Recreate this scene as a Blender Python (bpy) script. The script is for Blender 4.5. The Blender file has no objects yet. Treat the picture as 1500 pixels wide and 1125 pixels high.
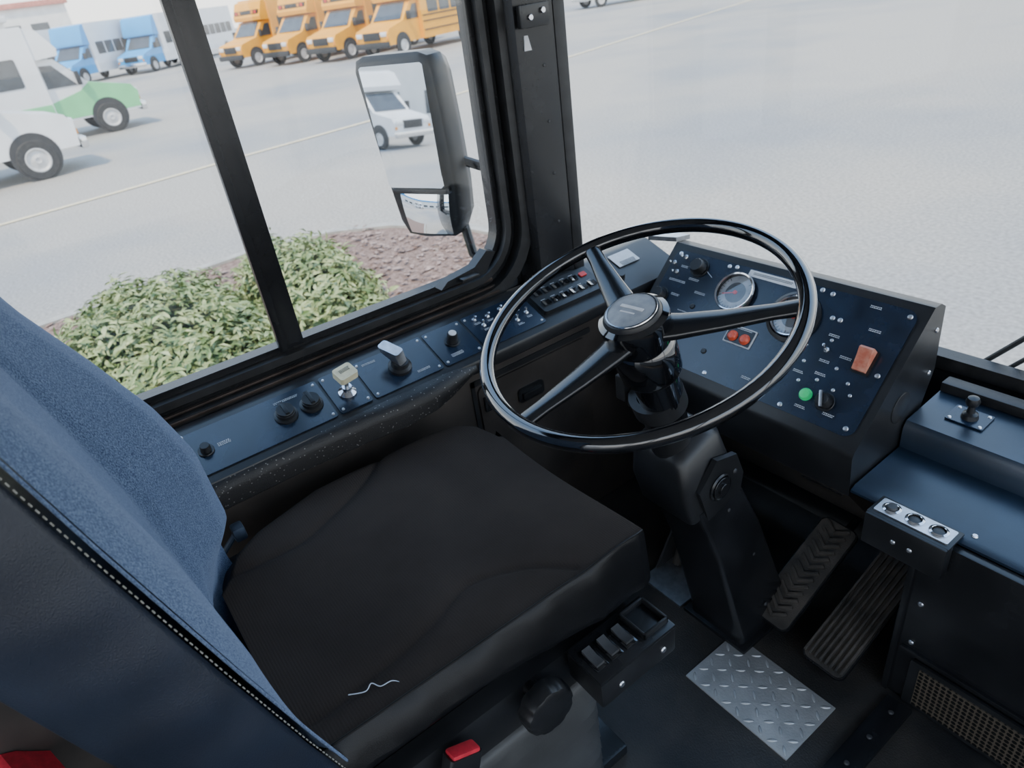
import bpy, bmesh, math, random
import numpy as np
from mathutils import Vector, Matrix
random.seed(7); np.random.seed(7)
SC=bpy.context.scene; COL=SC.collection
W={}
I4=Matrix.Identity(4)
def T(x,y,z): return Matrix.Translation((x,y,z))
def R(a,ax): return Matrix.Rotation(math.radians(a),4,ax)
# ---------------------------------------------------------------- materials
def mat(name,col,rough=.5,metal=0.,var=0.,vscale=20,bump=0.,bscale=150,coat=0.,spec=.5,emis=0,detail=4,col2=None,wave=0,wscale=100,wdir='X'):
    m=bpy.data.materials.new(name); m.use_nodes=True; nt=m.node_tree; b=nt.nodes['Principled BSDF']
    b.inputs['Base Color'].default_value=(*col,1); b.inputs['Roughness'].default_value=rough
    b.inputs['Metallic'].default_value=metal; b.inputs['Specular IOR Level'].default_value=spec
    if coat: b.inputs['Coat Weight'].default_value=coat; b.inputs['Coat Roughness'].default_value=.06
    if emis: b.inputs['Emission Color'].default_value=(*col,1); b.inputs['Emission Strength'].default_value=emis
    tc=nt.nodes.new('ShaderNodeTexCoord')
    if var or col2:
        n=nt.nodes.new('ShaderNodeTexNoise'); n.inputs['Scale'].default_value=vscale; n.inputs['Detail'].default_value=detail
        nt.links.new(tc.outputs['Object'],n.inputs['Vector'])
        cr=nt.nodes.new('ShaderNodeValToRGB'); cr.color_ramp.elements[0].position=.35; cr.color_ramp.elements[1].position=.68
        c2=col2 if col2 else tuple(min(1,c*(1+var)+.004*var) for c in col)
        c1=col if col2 else tuple(c*(1-var) for c in col)
        cr.color_ramp.elements[0].color=(*c1,1); cr.color_ramp.elements[1].color=(*c2,1)
        nt.links.new(n.outputs['Fac'],cr.inputs['Fac']); nt.links.new(cr.outputs['Color'],b.inputs['Base Color'])
    last=None
    if wave:
        w=nt.nodes.new('ShaderNodeTexWave'); w.bands_direction=wdir; w.inputs['Scale'].default_value=wscale; w.inputs['Distortion'].default_value=.4
        nt.links.new(tc.outputs['Object'],w.inputs['Vector'])
        bp=nt.nodes.new('ShaderNodeBump'); bp.inputs['Strength'].default_value=wave; bp.inputs['Distance'].default_value=.001
        nt.links.new(w.outputs['Fac'],bp.inputs['Height']); last=bp
    if bump:
        n=nt.nodes.new('ShaderNodeTexNoise'); n.inputs['Scale'].default_value=bscale; n.inputs['Detail'].default_value=3
        nt.links.new(tc.outputs['Object'],n.inputs['Vector'])
        bp=nt.nodes.new('ShaderNodeBump'); bp.inputs['Strength'].default_value=bump; bp.inputs['Distance'].default_value=.002
        nt.links.new(n.outputs['Fac'],bp.inputs['Height'])
        if last: nt.links.new(last.outputs['Normal'],bp.inputs['Normal'])
        last=bp
    if last: nt.links.new(last.outputs['Normal'],b.inputs['Normal'])
    return m
def glassmat(name,refl=.06,tint=(1,1,1)):
    m=bpy.data.materials.new(name); m.use_nodes=True; nt=m.node_tree; nt.nodes.clear()
    o=nt.nodes.new('ShaderNodeOutputMaterial'); mx=nt.nodes.new('ShaderNodeMixShader'); t=nt.nodes.new('ShaderNodeBsdfTransparent'); g=nt.nodes.new('ShaderNodeBsdfGlossy')
    g.inputs['Roughness'].default_value=.02; t.inputs[0].default_value=(*tint,1); mx.inputs[0].default_value=refl
    nt.links.new(t.outputs[0],mx.inputs[1]); nt.links.new(g.outputs[0],mx.inputs[2]); nt.links.new(mx.outputs[0],o.inputs[0]); return m
BLK=mat('black_satin_plastic',(.016,.0165,.018),.33,var=.3,vscale=9,bump=.12,bscale=900)
BLKP=mat('black_painted_metal',(.013,.0135,.015),.26,var=.25,vscale=12,bump=.06,bscale=400)
PANEL=mat('black_panel_sky_tint',(.008,.018,.038),.22,var=.35,vscale=14,bump=.05,bscale=700,spec=.8)  # blue tint in the base stands in for reflected sky
GLOSS=mat('gloss_black',(.004,.0045,.006),.08,coat=1.,spec=.8)
SPOKE=mat('satin_black_spoke',(.007,.0075,.009),.22,coat=.4,spec=.6,var=.1,vscale=20)
RUB=mat('black_rubber',(.014,.014,.015),.45,var=.4,vscale=25,bump=.2,bscale=500)
RUBD=mat('dusty_rubber',(.030,.027,.024),.75,col2=(.095,.08,.066),vscale=14,bump=.4,bscale=300)
FLOOR=mat('floor_black_vinyl',(.024,.0235,.0235),.42,col2=(.07,.061,.052),vscale=7,bump=.5,bscale=260,detail=9)
LEDGE=mat('ledge_blue_sheen',(.012,.024,.044),.28,var=.35,vscale=6,bump=.08,bscale=500,spec=.8)  # bluish sheen put into the base colour
VINYL=mat('black_vinyl_grain',(.006,.0063,.0075),.36,var=.2,vscale=10,bump=.2,bscale=700,spec=.28)
VINYLB=mat('navy_vinyl_grain',(.015,.022,.040),.38,var=.3,vscale=5,bump=.35,bscale=650)
SEATF=mat('black_ribbed_fabric',(.034,.0275,.024),.95,col2=(.054,.044,.038),vscale=4,wave=.2,wscale=70,wdir='Y',bump=.5,bscale=1200,spec=.12)
CHROME=mat('chrome',(.75,.76,.78),.15,1.,var=.08,vscale=40)
ALU=mat('brushed_aluminium',(.62,.63,.65),.35,1.,var=.15,vscale=60)
SCREW=mat('screw_steel',(.8,.8,.82),.35,1.,var=.1,vscale=300)
RED=mat('red_plastic',(.7,.03,.02),.35,var=.15,vscale=60)
REDB=mat('red_buckle_button',(.62,.03,.05),.4,var=.2,vscale=60)
ORNG=mat('orange_lens',(.8,.11,.05),.3,var=.2,vscale=90)
RUST=mat('faded_orange_rocker',(.55,.13,.07),.5,col2=(.70,.30,.2),vscale=60)
GREEN=mat('green_lens',(.02,.62,.2),.3,emis=.25,var=.1,vscale=50)
WHITE=mat('white_label',(.75,.76,.78),.5,var=.06,vscale=60)
PRINT=mat('pale_print',(.62,.64,.67),.6,var=.1,vscale=80)
CREAM=mat('cream_plastic',(.78,.72,.48),.4,var=.12,vscale=60)
THREAD=mat('pale_thread',(.30,.30,.27),.8,var=.2,vscale=200)
GLASS=glassmat('window_glass',.035,(.975,.985,.98))
GGLASS=glassmat('gauge_glass',.10)
DGREY=mat('dark_grey_plastic',(.05,.05,.052),.5,var=.25,vscale=15,bump=.2,bscale=400)
HEAD=mat('headliner_grey',(.38,.39,.41),.8,var=.05,vscale=5)
MIRR=mat('mirror_glass',(.86,.88,.9),.012,1.,var=.01,vscale=3)
WALLB=mat('brown_black_side_wall',(.036,.031,.028),.38,col2=(.065,.055,.048),vscale=8,bump=.1,bscale=400)
def bluefabric():
    m=mat('blue_woven_fabric',(.05,.085,.17),.9,spec=.2,bump=.7,bscale=1100); nt=m.node_tree;b=nt.nodes['Principled BSDF']
    tc=nt.nodes.new('ShaderNodeTexCoord'); mp=nt.nodes.new('ShaderNodeMapping'); mp.inputs['Scale'].default_value=(1.4,1,.4); mp.inputs['Rotation'].default_value=(0,.6,0)
    n=nt.nodes.new('ShaderNodeTexNoise'); n.inputs['Scale'].default_value=850; n.inputs['Detail'].default_value=2
    nt.links.new(tc.outputs['Object'],mp.inputs[0]); nt.links.new(mp.outputs[0],n.inputs['Vector'])
    cr=nt.nodes.new('ShaderNodeValToRGB'); cr.color_ramp.elements[0].position=.36; cr.color_ramp.elements[1].position=.66
    cr.color_ramp.elements[0].color=(.034,.060,.135,1); cr.color_ramp.elements[1].color=(.185,.26,.39,1)
    nt.links.new(n.outputs['Fac'],cr.inputs['Fac']); nt.links.new(cr.outputs['Color'],b.inputs['Base Color'])
    b.inputs['Sheen Weight'].default_value=.5; b.inputs['Sheen Tint'].default_value=(.6,.72,1,1); return m
BLUEF=bluefabric()
# ---------------------------------------------------------------- mesh makers
def fin(bm,bev=0,seg=2,name='m'):
    if bev:
        es=[e for e in bm.edges if len(e.link_faces)==2 and e.calc_face_angle(0)>.45]
        if es: bmesh.ops.bevel(bm,geom=es,offset=bev,segments=seg,profile=.6,affect='EDGES',clamp_overlap=True)
    bmesh.ops.recalc_face_normals(bm,faces=bm.faces)
    me=bpy.data.meshes.new(name); bm.to_mesh(me); bm.free(); return me
def box(x0,x1,y0,y1,z0,z1,bev=.003,seg=2):
    bm=bmesh.new(); bmesh.ops.create_cube(bm,size=1)
    for v in bm.verts: v.co=Vector((x0+(v.co.x+.5)*(x1-x0),y0+(v.co.y+.5)*(y1-y0),z0+(v.co.z+.5)*(z1-z0)))
    return fin(bm,bev,seg)
def prism(pts,vec,bev=0,seg=2):
    bm=bmesh.new(); a=[bm.verts.new(Vector(p)) for p in pts]; vec=Vector(vec); b=[bm.verts.new(Vector(p)+vec) for p in pts]
    n=len(pts); bm.faces.new(a); bm.faces.new(b[::-1])
    for i in range(n): bm.faces.new((a[i],b[i],b[(i+1)%n],a[(i+1)%n]))
    return fin(bm,bev,seg)
def lathe(prof,seg=32):
    bm=bmesh.new(); rings=[]
    for r,z in prof:
        if r<1e-6: rings.append([bm.verts.new((0,0,z))])
        else: rings.append([bm.verts.new((r*math.cos(2*math.pi*i/seg),r*math.sin(2*math.pi*i/seg),z)) for i in range(seg)])
    for A,B in zip(rings,rings[1:]):
        for i in range(seg):
            j=(i+1)%seg
            if len(A)==1 and len(B)==1: continue
            if len(A)==1: bm.faces.new((A[0],B[i],B[j]))
            elif len(B)==1: bm.faces.new((A[i],A[j],B[0]))
            else: bm.faces.new((A[i],A[j],B[j],B[i]))
    return fin(bm)
def cyl(r,h,seg=28,bev=.0008,r2=None):
    r2=r if r2 is None else r2; b=min(bev,r*.45,h*.45,r2*.45)
    return lathe([(0,0),(r,0.0001),(r2,h-b),(r2-b,h),(0,h)],seg)
def loft(rings,cap=True,closed=True):
    bm=bmesh.new(); vs=[[bm.verts.new(Vector(p)) for p in r] for r in rings]; n=len(vs[0])
    for A,B in zip(vs,vs[1:]):
        for i in range(n if closed else n-1):
            j=(i+1)%n; bm.faces.new((A[i],A[j],B[j],B[i]))
    if cap: bm.faces.new(vs[0][::-1]); bm.faces.new(vs[-1])
    return fin(bm)
def tube(pts,r,closed=False,seg=10,flat=1.):
    pts=[Vector(p) for p in pts]; n=len(pts); rings=[]; up=None
    for i,p in enumerate(pts):
        if closed: t=(pts[(i+1)%n]-pts[i-1]).normalized()
        else: t=(pts[min(i+1,n-1)]-pts[max(i-1,0)]).normalized()
        if up is None: up=Vector((0,0,1)) if abs(t.z)<.9 else Vector((1,0,0))
        s=t.cross(up).normalized(); up=s.cross(t).normalized()
        rr=r[i] if isinstance(r,(list,tuple)) else r
        rings.append([p+s*math.cos(2*math.pi*k/seg)*rr+up*math.sin(2*math.pi*k/seg)*rr*flat for k in range(seg)])
    bm=bmesh.new(); vs=[[bm.verts.new(q) for q in rg] for rg in rings]
    if closed: vs.append(vs[0])
    for A,B in zip(vs,vs[1:]):
        for i in range(seg): bm.faces.new((A[i],A[(i+1)%seg],B[(i+1)%seg],B[i]))
    if not closed: bm.faces.new(vs[0][::-1]); bm.faces.new(vs[-1])
    return fin(bm)
def join(items):
    bm=bmesh.new()
    for it in items:
        me,M=it if isinstance(it,tuple) else (it,I4)
        t=bmesh.new(); t.from_mesh(me); t.transform(M); tm=bpy.data.meshes.new('t'); t.to_mesh(tm); t.free(); bm.from_mesh(tm); bpy.data.meshes.remove(tm)
    me=bpy.data.meshes.new('j'); bm.to_mesh(me); bm.free(); return me
def rrect(x0,x1,y0,y1,r,k=6):
    out=[]
    for cx,cy,a0 in ((x1-r,y1-r,0),(x0+r,y1-r,90),(x0+r,y0+r,180),(x1-r,y0+r,270)):
        for i in range(k+1):
            a=math.radians(a0+90*i/k); out.append((cx+r*math.cos(a),cy+r*math.sin(a)))
    return out
def plate(sx,sy,h,r=.006,bev=.0008): return prism([(x,y,0) for x,y in rrect(-sx/2,sx/2,-sy/2,sy/2,r)],(0,0,h),min(bev,h*.3),1)
# ---------------------------------------------------------------- object adding
def reg(o,M): W[o.name]=M
def empty(name,loc,label,cat,group=None,M=None):
    o=bpy.data.objects.new(name,None); o.empty_display_size=.1; COL.objects.link(o)
    M=M if M is not None else T(*loc); o.matrix_basis=M; reg(o,M); o['label']=label; o['category']=cat
    if group: o['group']=group
    return o
def add(name,me,mt,parent=None,M=None,label=None,cat=None,kind=None,group=None,sharp=35,flatshade=False):
    M=M if M is not None else I4
    me.materials.clear(); me.materials.append(mt)
    if not flatshade and len(me.polygons):
        me.polygons.foreach_set('use_smooth',[True]*len(me.polygons)); me.set_sharp_from_angle(angle=math.radians(sharp))
    o=bpy.data.objects.new(name,me); COL.objects.link(o)
    if parent: o.parent=parent; o.matrix_parent_inverse=W[parent.name].inverted()
    o.matrix_basis=M; reg(o,M)
    if label: o['label']=label
    if cat: o['category']=cat
    if kind: o['kind']=kind
    if group: o['group']=group
    return o
def copything(src,M,label=None):
    n=src.copy(); COL.objects.link(n); n.matrix_basis=M; reg(n,M)
    if label: n['label']=label
    def rec(s,d):
        for c in list(s.children):
            mpi=c.matrix_parent_inverse.copy(); mb=c.matrix_basis.copy()
            k=c.copy(); COL.objects.link(k); k.parent=d; k.matrix_parent_inverse=mpi; k.matrix_basis=mb; rec(c,k)
    rec(src,n); return n
# ================================================================ CAMERA
a=math.radians(57.7);p=math.radians(30.6);r=math.atan2(250,1675)
hh=Vector((-math.sin(a),math.cos(a),0)); F=hh*math.cos(p)+Vector((0,0,-math.sin(p)))
R0=Vector((hh.y,-hh.x,0)); U0=hh*math.sin(p)+Vector((0,0,math.cos(p)))
CU=math.cos(r)*R0-math.sin(r)*U0; CV=math.sin(r)*R0+math.cos(r)*U0
cd=bpy.data.cameras.new('camera'); cam=bpy.data.objects.new('camera',cd); COL.objects.link(cam); SC.camera=cam
cd.sensor_width=36; cd.lens=24; cd.clip_start=.02; cd.clip_end=600
cam.matrix_world=Matrix(((CU.x,CV.x,-F.x,0),(CU.y,CV.y,-F.y,0),(CU.z,CV.z,-F.z,1.4),(0,0,0,1)))
cd.dof.use_dof=True; cd.dof.focus_distance=1.15; cd.dof.aperture_fstop=6.3
# ================================================================ WORLD + LIGHT
w=bpy.data.worlds.new('sky'); SC.world=w; w.use_nodes=True; nt=w.node_tree; bg=nt.nodes['Background']
tc=nt.nodes.new('ShaderNodeTexCoord'); sp=nt.nodes.new('ShaderNodeSeparateXYZ'); cr=nt.nodes.new('ShaderNodeValToRGB')
cr.color_ramp.elements[0].position=0; cr.color_ramp.elements[0].color=(1,.985,.96,1)
cr.color_ramp.elements[1].position=.7; cr.color_ramp.elements[1].color=(.38,.59,.95,1)
e=cr.color_ramp.elements.new(.22); e.color=(.84,.92,1,1)
nt.links.new(tc.outputs['Generated'],sp.inputs[0]); nt.links.new(sp.outputs['Z'],cr.inputs['Fac']); nt.links.new(cr.outputs['Color'],bg.inputs['Color']); bg.inputs['Strength'].default_value=2.9
ld=bpy.data.lights.new('sun','SUN'); lo=bpy.data.objects.new('sun',ld); COL.objects.link(lo); ld.energy=6.0; ld.angle=math.radians(4); ld.color=(1,.85,.64)
lo.rotation_euler=Vector((-.35,.38,-.85)).to_track_quat('-Z','Y').to_euler()
# ================================================================ OUTSIDE GROUND
GZ=-1.0
def asphalt():
    m=mat('asphalt',(.3,.3,.3),.85,bump=.8,bscale=60); nt=m.node_tree; b=nt.nodes['Principled BSDF']; tc=nt.nodes.new('ShaderNodeTexCoord')
    n1=nt.nodes.new('ShaderNodeTexNoise'); n1.inputs['Scale'].default_value=.16; n1.inputs['Detail'].default_value=5
    n2=nt.nodes.new('ShaderNodeTexNoise'); n2.inputs['Scale'].default_value=28; n2.inputs['Detail'].default_value=3
    for n in (n1,n2): nt.links.new(tc.outputs['Object'],n.inputs['Vector'])
    r1=nt.nodes.new('ShaderNodeValToRGB'); r1.color_ramp.elements[0].position=.35; r1.color_ramp.elements[0].color=(.27,.28,.29,1); r1.color_ramp.elements[1].position=.55; r1.color_ramp.elements[1].color=(.395,.37,.33,1)
    r2=nt.nodes.new('ShaderNodeValToRGB'); r2.color_ramp.elements[0].position=.3; r2.color_ramp.elements[0].color=(.70,.70,.70,1); r2.color_ramp.elements[1].position=.7; r2.color_ramp.elements[1].color=(1.15,1.15,1.15,1)
    nt.links.new(n1.outputs['Fac'],r1.inputs[0]); nt.links.new(n2.outputs['Fac'],r2.inputs[0])
    mx=nt.nodes.new('ShaderNodeMix'); mx.data_type='RGBA'; mx.blend_type='MULTIPLY'; mx.inputs[0].default_value=1
    nt.links.new(r1.outputs[0],mx.inputs[6]); nt.links.new(r2.outputs[0],mx.inputs[7]); nt.links.new(mx.outputs[2],b.inputs['Base Color']); return m
ASPH=asphalt()
add('ground',prism([(-200,-90,0),(90,-90,0),(90,160,0),(-200,160,0)],(0,0,-.2)),ASPH,M=T(0,0,GZ),kind='structure',label='pale grey asphalt parking lot')
LINE=mat('faded_yellow_paint',(.80,.68,.42),.8,col2=(.60,.54,.42),vscale=14)
def strip(pts,wd,z=.012):
    rg=[]
    for i,(x,y) in enumerate(pts):
        q=Vector(pts[min(i+1,len(pts)-1)])-Vector(pts[max(i-1,0)]); q.normalize(); nn=Vector((-q.y,q.x))*wd/2
        rg.append([(x+nn.x,y+nn.y,z),(x-nn.x,y-nn.y,z)])
    return loft(rg,cap=False,closed=False)
add('road_marking',strip([(-13.6,-6),(-13.9,-.5),(-14.3,1.8),(-14.64,3.4),(-15.25,6.9),(-16.3,10.6),(-17.9,14.8),(-20.2,22),(-23,30.9),(-28,46)],.16),LINE,M=T(0,0,GZ),label='thin faded yellow lane line on asphalt',cat='road marking')
MULCH=mat('bark_mulch',(.13,.08,.062),.95,col2=(.31,.22,.185),vscale=35,bump=1.,bscale=40,detail=8)
CONC=mat('concrete_curb',(.38,.37,.34),.85,var=.15,vscale=8,bump=.3,bscale=60)
bed=[(-7.6,-4),(-7.65,-1),(-7.72,0),(-7.85,.9),(-7.95,1.9),(-7.75,2.7),(-7.3,3.25),(-6.5,3.7),(-5.4,3.9),(-4.2,3.7),(-3.4,3.0),(-3.1,2),(-3.0,0),(-3,-4)]
add('planting_bed',prism([(x,y,0) for x,y in bed],(0,0,.07)),MULCH,M=T(0,0,GZ),label='reddish brown bark mulch bed beside the parking lot',cat='planting bed')
rg=[]
for i,(x,y) in enumerate(bed):
    q=Vector(bed[min(i+1,len(bed)-1)])-Vector(bed[max(i-1,0)]); q.normalize(); nn=Vector((-q.y,q.x))
    i_=Vector((x,y))+nn*.004; o_=i_+nn*.16
    rg.append([(i_.x,i_.y,0),(i_.x,i_.y,.10),(o_.x,o_.y,.09),(o_.x+nn.x*.02,o_.y+nn.y*.02,0)])
add('curb',loft(rg),CONC,M=T(0,0,GZ),label='low pale concrete curb around the mulch bed',cat='curb')
def chips():
    V=[];Fc=[]
    for i in range(3400):
        x=random.uniform(-7.7,-3.4); y=random.uniform(-1.5,3.7)
        if x<-6.9 and y>3.1: continue
        a_=random.uniform(0,6.28); l=random.uniform(.015,.045); w_=l*random.uniform(.3,.6); z=.075+random.uniform(0,.02)
        c,s=math.cos(a_),math.sin(a_); k=len(V)
        for u,v in ((-l,-w_),(l,-w_),(l,w_),(-l,w_)): V.append((x+u*c-v*s,y+u*s+v*c,z+random.uniform(0,.02)))
        Fc.append((k,k+1,k+2,k+3))
    me=bpy.data.meshes.new('c'); me.from_pydata(V,[],Fc); return me
add('bark_chips',chips(),mat('bark_chip',(.18,.105,.08),.9,col2=(.42,.32,.28),vscale=9),M=T(0,0,GZ),kind='stuff',label='loose reddish bark chips scattered over the bed',cat='mulch',flatshade=True)
LEAF=mat('leaf_green',(.12,.19,.06),.5,col2=(.44,.49,.25),vscale=9,detail=6,spec=.35)
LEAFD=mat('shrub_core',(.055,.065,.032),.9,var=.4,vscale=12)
def shrub(rx,ry,h,n,seed):
    rs=np.random.RandomState(seed); V=[];Fc=[]
    for i in range(n):
        th=rs.uniform(0,2*math.pi); u=rs.uniform(.0,1)**.8; ph=math.acos(1-u*.98)
        rad=rs.uniform(.80,1.04)*(1+.08*math.sin(5*th+seed)+.07*math.sin(9*ph+3*th)+.04*math.sin(17*th+11*ph))
        pz=max(.03,h*math.cos(ph)*rad); px=rx*math.sin(ph)*math.cos(th)*rad; py=ry*math.sin(ph)*math.sin(th)*rad
        nrm=Vector((px/rx**2,py/ry**2,pz/h**2+.4)).normalized()
        d=Vector((rs.normal(),rs.normal(),rs.normal()*.5))+nrm*.2; d=(d-nrm*d.dot(nrm)*.6).normalized()
        s=d.cross(nrm+Vector((rs.normal()*.3,rs.normal()*.3,0))).normalized(); up=s.cross(d).normalized()
        L=rs.uniform(.07,.125); w_=L*rs.uniform(.12,.17); p0=Vector((px,py,pz)); k=len(V)
        m1=p0+d*L*.45+up*.004; m2=p0+d*L*.8-up*.004; tip=p0+d*L-up*.014
        V+= [p0,m1+s*w_+up*.008,m1,m1-s*w_+up*.008,m2+s*w_*.7+up*.004,m2,m2-s*w_*.7+up*.004,tip]
        Fc+=[(k,k+2,k+1),(k,k+3,k+2),(k+1,k+2,k+5,k+4),(k+2,k+3,k+6,k+5),(k+4,k+5,k+7),(k+5,k+6,k+7)]
    me=bpy.data.meshes.new('s'); me.from_pydata([tuple(v) for v in V],[],Fc); return me
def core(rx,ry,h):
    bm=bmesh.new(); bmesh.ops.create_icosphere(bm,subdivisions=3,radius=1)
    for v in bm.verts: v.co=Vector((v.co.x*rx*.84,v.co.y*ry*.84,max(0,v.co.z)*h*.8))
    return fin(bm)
for i,(x,y,rx,ry,h,n) in enumerate([(-5.75,.45,1.30,.78,.57,8500),(-5.95,1.70,1.05,.54,.54,5200),(-3.95,.25,.55,.62,.42,2200)]):
    E=empty('shrub',(x,y,GZ+.072),'low spreading evergreen shrub with narrow pale green leaves','shrub',group='shrubs in the mulch bed')
    add('foliage',shrub(rx,ry,h,n,i+3),LEAF,E,T(x,y,GZ+.074))
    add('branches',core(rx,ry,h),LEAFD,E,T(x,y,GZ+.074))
# ================================================================ VEHICLES
VGL=mat('vehicle_dark_glass',(.05,.06,.07),.12,spec=.8,var=.3,vscale=3)
TYRE=mat('tyre_rubber',(.03,.03,.03),.8,var=.3,vscale=20)
WRIM=mat('white_steel_rim',(.55,.55,.55),.4,var=.1,vscale=10)
BLKT=mat('black_trim',(.025,.025,.027),.5,var=.2,vscale=10)
YEL=mat('school_bus_yellow',(.86,.38,.012),.45,var=.06,vscale=2)
WHT=mat('vehicle_white',(.80,.81,.82),.3,var=.04,vscale=2,coat=.4)
BLU=mat('vehicle_bright_blue',(.03,.34,.74),.4,var=.06,vscale=2)
GRN=mat('vehicle_green',(.18,.58,.26),.35,var=.06,vscale=2,coat=.2)
LAMP=mat('headlamp',(.8,.82,.85),.1,.3,var=.1,vscale=20)
AMB=mat('amber_lens',(.8,.3,.03),.3,var=.1,vscale=20)
REDL=mat('red_lens',(.6,.03,.02),.3,var=.1,vscale=20)
def vehicle(name,label,cat,pos,head,body,cab,cap,L,H,school=False,stripe=None,group=None,hood=None):
    ang=math.atan2(head[1],head[0]); M=T(pos[0],pos[1],GZ)@Matrix.Rotation(ang,4,'Z')
    E=empty(name,None,label,cat,group=group,M=M)
    A=lambda n,me,mt,X=I4,**k: add(n,me,mt,E,M@X,**k)
    A('cab',prism([(x,-.98,z) for x,z in [(-.12,.5),(-.07,.95),(-.2,1.13),(-1.2,1.36),(-1.85,2.06),(-2.45,2.12),(-2.45,.5)]],(0,1.96,0),.07,3),cab)
    if hood: A('hood',prism([(x,-.995,z) for x,z in [(-.11,.55),(-.055,.95),(-.19,1.15),(-1.22,1.385),(-1.5,1.2),(-2.3,1.0),(-2.3,.55)]],(0,1.99,0),.07,3),hood)
    A('passenger_body',prism([(x,-1.16,z) for x,z in [(-2.3,.5),(-2.3,2.05),(-2.3,H),(-L,H),(-L,.5)]],(0,2.32,0),.09,3),body)
    A('front_cap',prism([(x,-1.12,z) for x,z in [(-2.36,2.08),(-1.72,2.13),(-1.68,2.3),(-2.0,H-.12),(-2.36,H-.02)]],(0,2.24,0),.08,3),cap)
    A('windshield',prism([(-1.235,-.82,1.405),(-1.235,.82,1.405),(-1.81,.72,2.03),(-1.81,-.72,2.03)],(.02,0,.02)),VGL)
    for s in (-1,1):
        A('door_window',prism([(x,s*.985,z) for x,z in [(-1.5,1.36),(-1.95,1.92),(-2.25,1.94),(-2.25,1.36)]],(0,s*.012,0)),VGL)
        A('wing_mirror',join([(box(-1.5,-1.4,s*1.12-.1,s*1.12+.1,1.35,1.7,.02),I4),(tube([(-1.45,s*.97,1.45),(-1.45,s*1.1,1.45)],.02),I4)]),BLKT)
        A('headlamp',box(-.13,-.045,s*.72-.17,s*.72+.17,.86,1.04,.02),LAMP)
        A('turn_signal',box(-.135,-.05,s*.9-.05,s*.9+.05,.72,.83,.01),AMB)
    A('grille',join([box(-.12,-.045,-.5,.5,.74,1.05,.02)]+[box(-.06,-.035,-.48,.48,.78+.06*i,.795+.06*i,.003) for i in range(4)]),BLKT)
    A('front_bumper',box(-.1,.05,-1.0,1.0,.42,.66,.04),BLKT if school else CHROME)
    n=int((L-3.0)/.86)
    for s in (-1,1):
        for i in range(n):
            x0=-2.75-i*.86
            A('side_window',prism([(x,s*1.155,z) for x,z in rrect(x0-.74,x0,1.5,2.2,.06,3)],(0,s*.02,0)),VGL)
        if school:
            for z in (.8,1.15,1.38): A('rub_rail',box(-L+.05,-2.35,min(s*1.15,s*1.185),max(s*1.15,s*1.185),z,z+.05,.005),BLKT)
        elif stripe: A('stripe',box(-L+.05,-2.32,min(s*1.15,s*1.172),max(s*1.15,s*1.172),.75,1.0,.004),stripe)
    if school:
        A('warning_lamp_board',box(-1.9,-1.72,-1.0,1.0,2.42,2.62,.02),BLKT)
        for y,mm in ((-.8,REDL),(-.55,AMB),(.55,AMB),(.8,REDL)): A('warning_lamp',cyl(.085,.05),mm,T(-1.75,y,2.52)@R(90,'Y'))
    for x in (-.98,-L+1.9):
        for s in (-1,1):
            y=s*.98 if x>-2 else s*1.14
            A('wheel_arch',lathe([(0,0),(.47,0),(.47,.02),(0,.02)],32),BLKT,T(x,y-s*.0,.46)@R(-90*s,'X'))
            wh=A('wheel',lathe([(.22,-.12),(.36,-.13),(.395,-.1),(.395,.02),(.37,.05),(.24,.055)],32),TYRE,T(x,y,.395)@R(-90*s,'X'))
            add('wheel_rim',lathe([(0,.02),(.06,.05),(.09,.03),(.18,.02),(.22,.06),(.245,.05),(.235,-.05),(0,-.05)],32),WRIM,wh,M@T(x,y,.395)@R(-90*s,'X'))
    return E,M
hd=(.34,-.94); hang=math.atan2(hd[1],hd[0])
sb,_=vehicle('school_bus','yellow school bus with a van style hood parked in a row','bus',(-30.6,14.75),hd,YEL,YEL,YEL,7.2,3.1,school=True,group='school buses parked in a row')
for q in [(-34.0,13.75),(-37.6,12.8),(-41.5,11.7)]: copything(sb,T(q[0],q[1],GZ)@Matrix.Rotation(hang,4,'Z'))
hb=(.70,-.71)
s1,_=vehicle('shuttle_bus','white shuttle bus with a bright blue front','bus',(-54.0,8.9),hb,WHT,BLU,BLU,7.4,3.3,group='blue and white shuttle buses')
for q in [(-53.5,4.6),(-57.0,.8),(-60.5,13.2)]: copything(s1,T(q[0],q[1],GZ)@Matrix.Rotation(math.atan2(hb[1],hb[0]),4,'Z'))
vehicle('shuttle_van','white cutaway shuttle with tall passenger body','van',(-18.8,1.40),(-.10,.995),WHT,WHT,WHT,6.6,2.9)
vehicle('shuttle_van','white shuttle with a light green hood and stripe','van',(-24.9,3.85),(-.05,.998),WHT,WHT,WHT,7.0,2.9,stripe=GRN,hood=GRN)
vehicle('shuttle_van','white cutaway shuttle parked across the lot','van',(-37.5,33.0),(-.2,-.98),WHT,WHT,WHT,7.0,2.9)
vehicle('shuttle_van','white cutaway shuttle parked behind the bus','van',(-6.9,-25.5),(.82,.57),WHT,WHT,WHT,6.2,2.9)
ROOFR=mat('hazy_red_roof',(.60,.22,.17),.6,var=.15,vscale=2); WALLW=mat('pale_wall',(.8,.79,.76),.8,var=.06,vscale=1); ROOFP=mat('pale_grey_roof',(.7,.71,.73),.7,var=.06,vscale=1)  # washed-out colours, distance haze mixed into the paint
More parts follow.
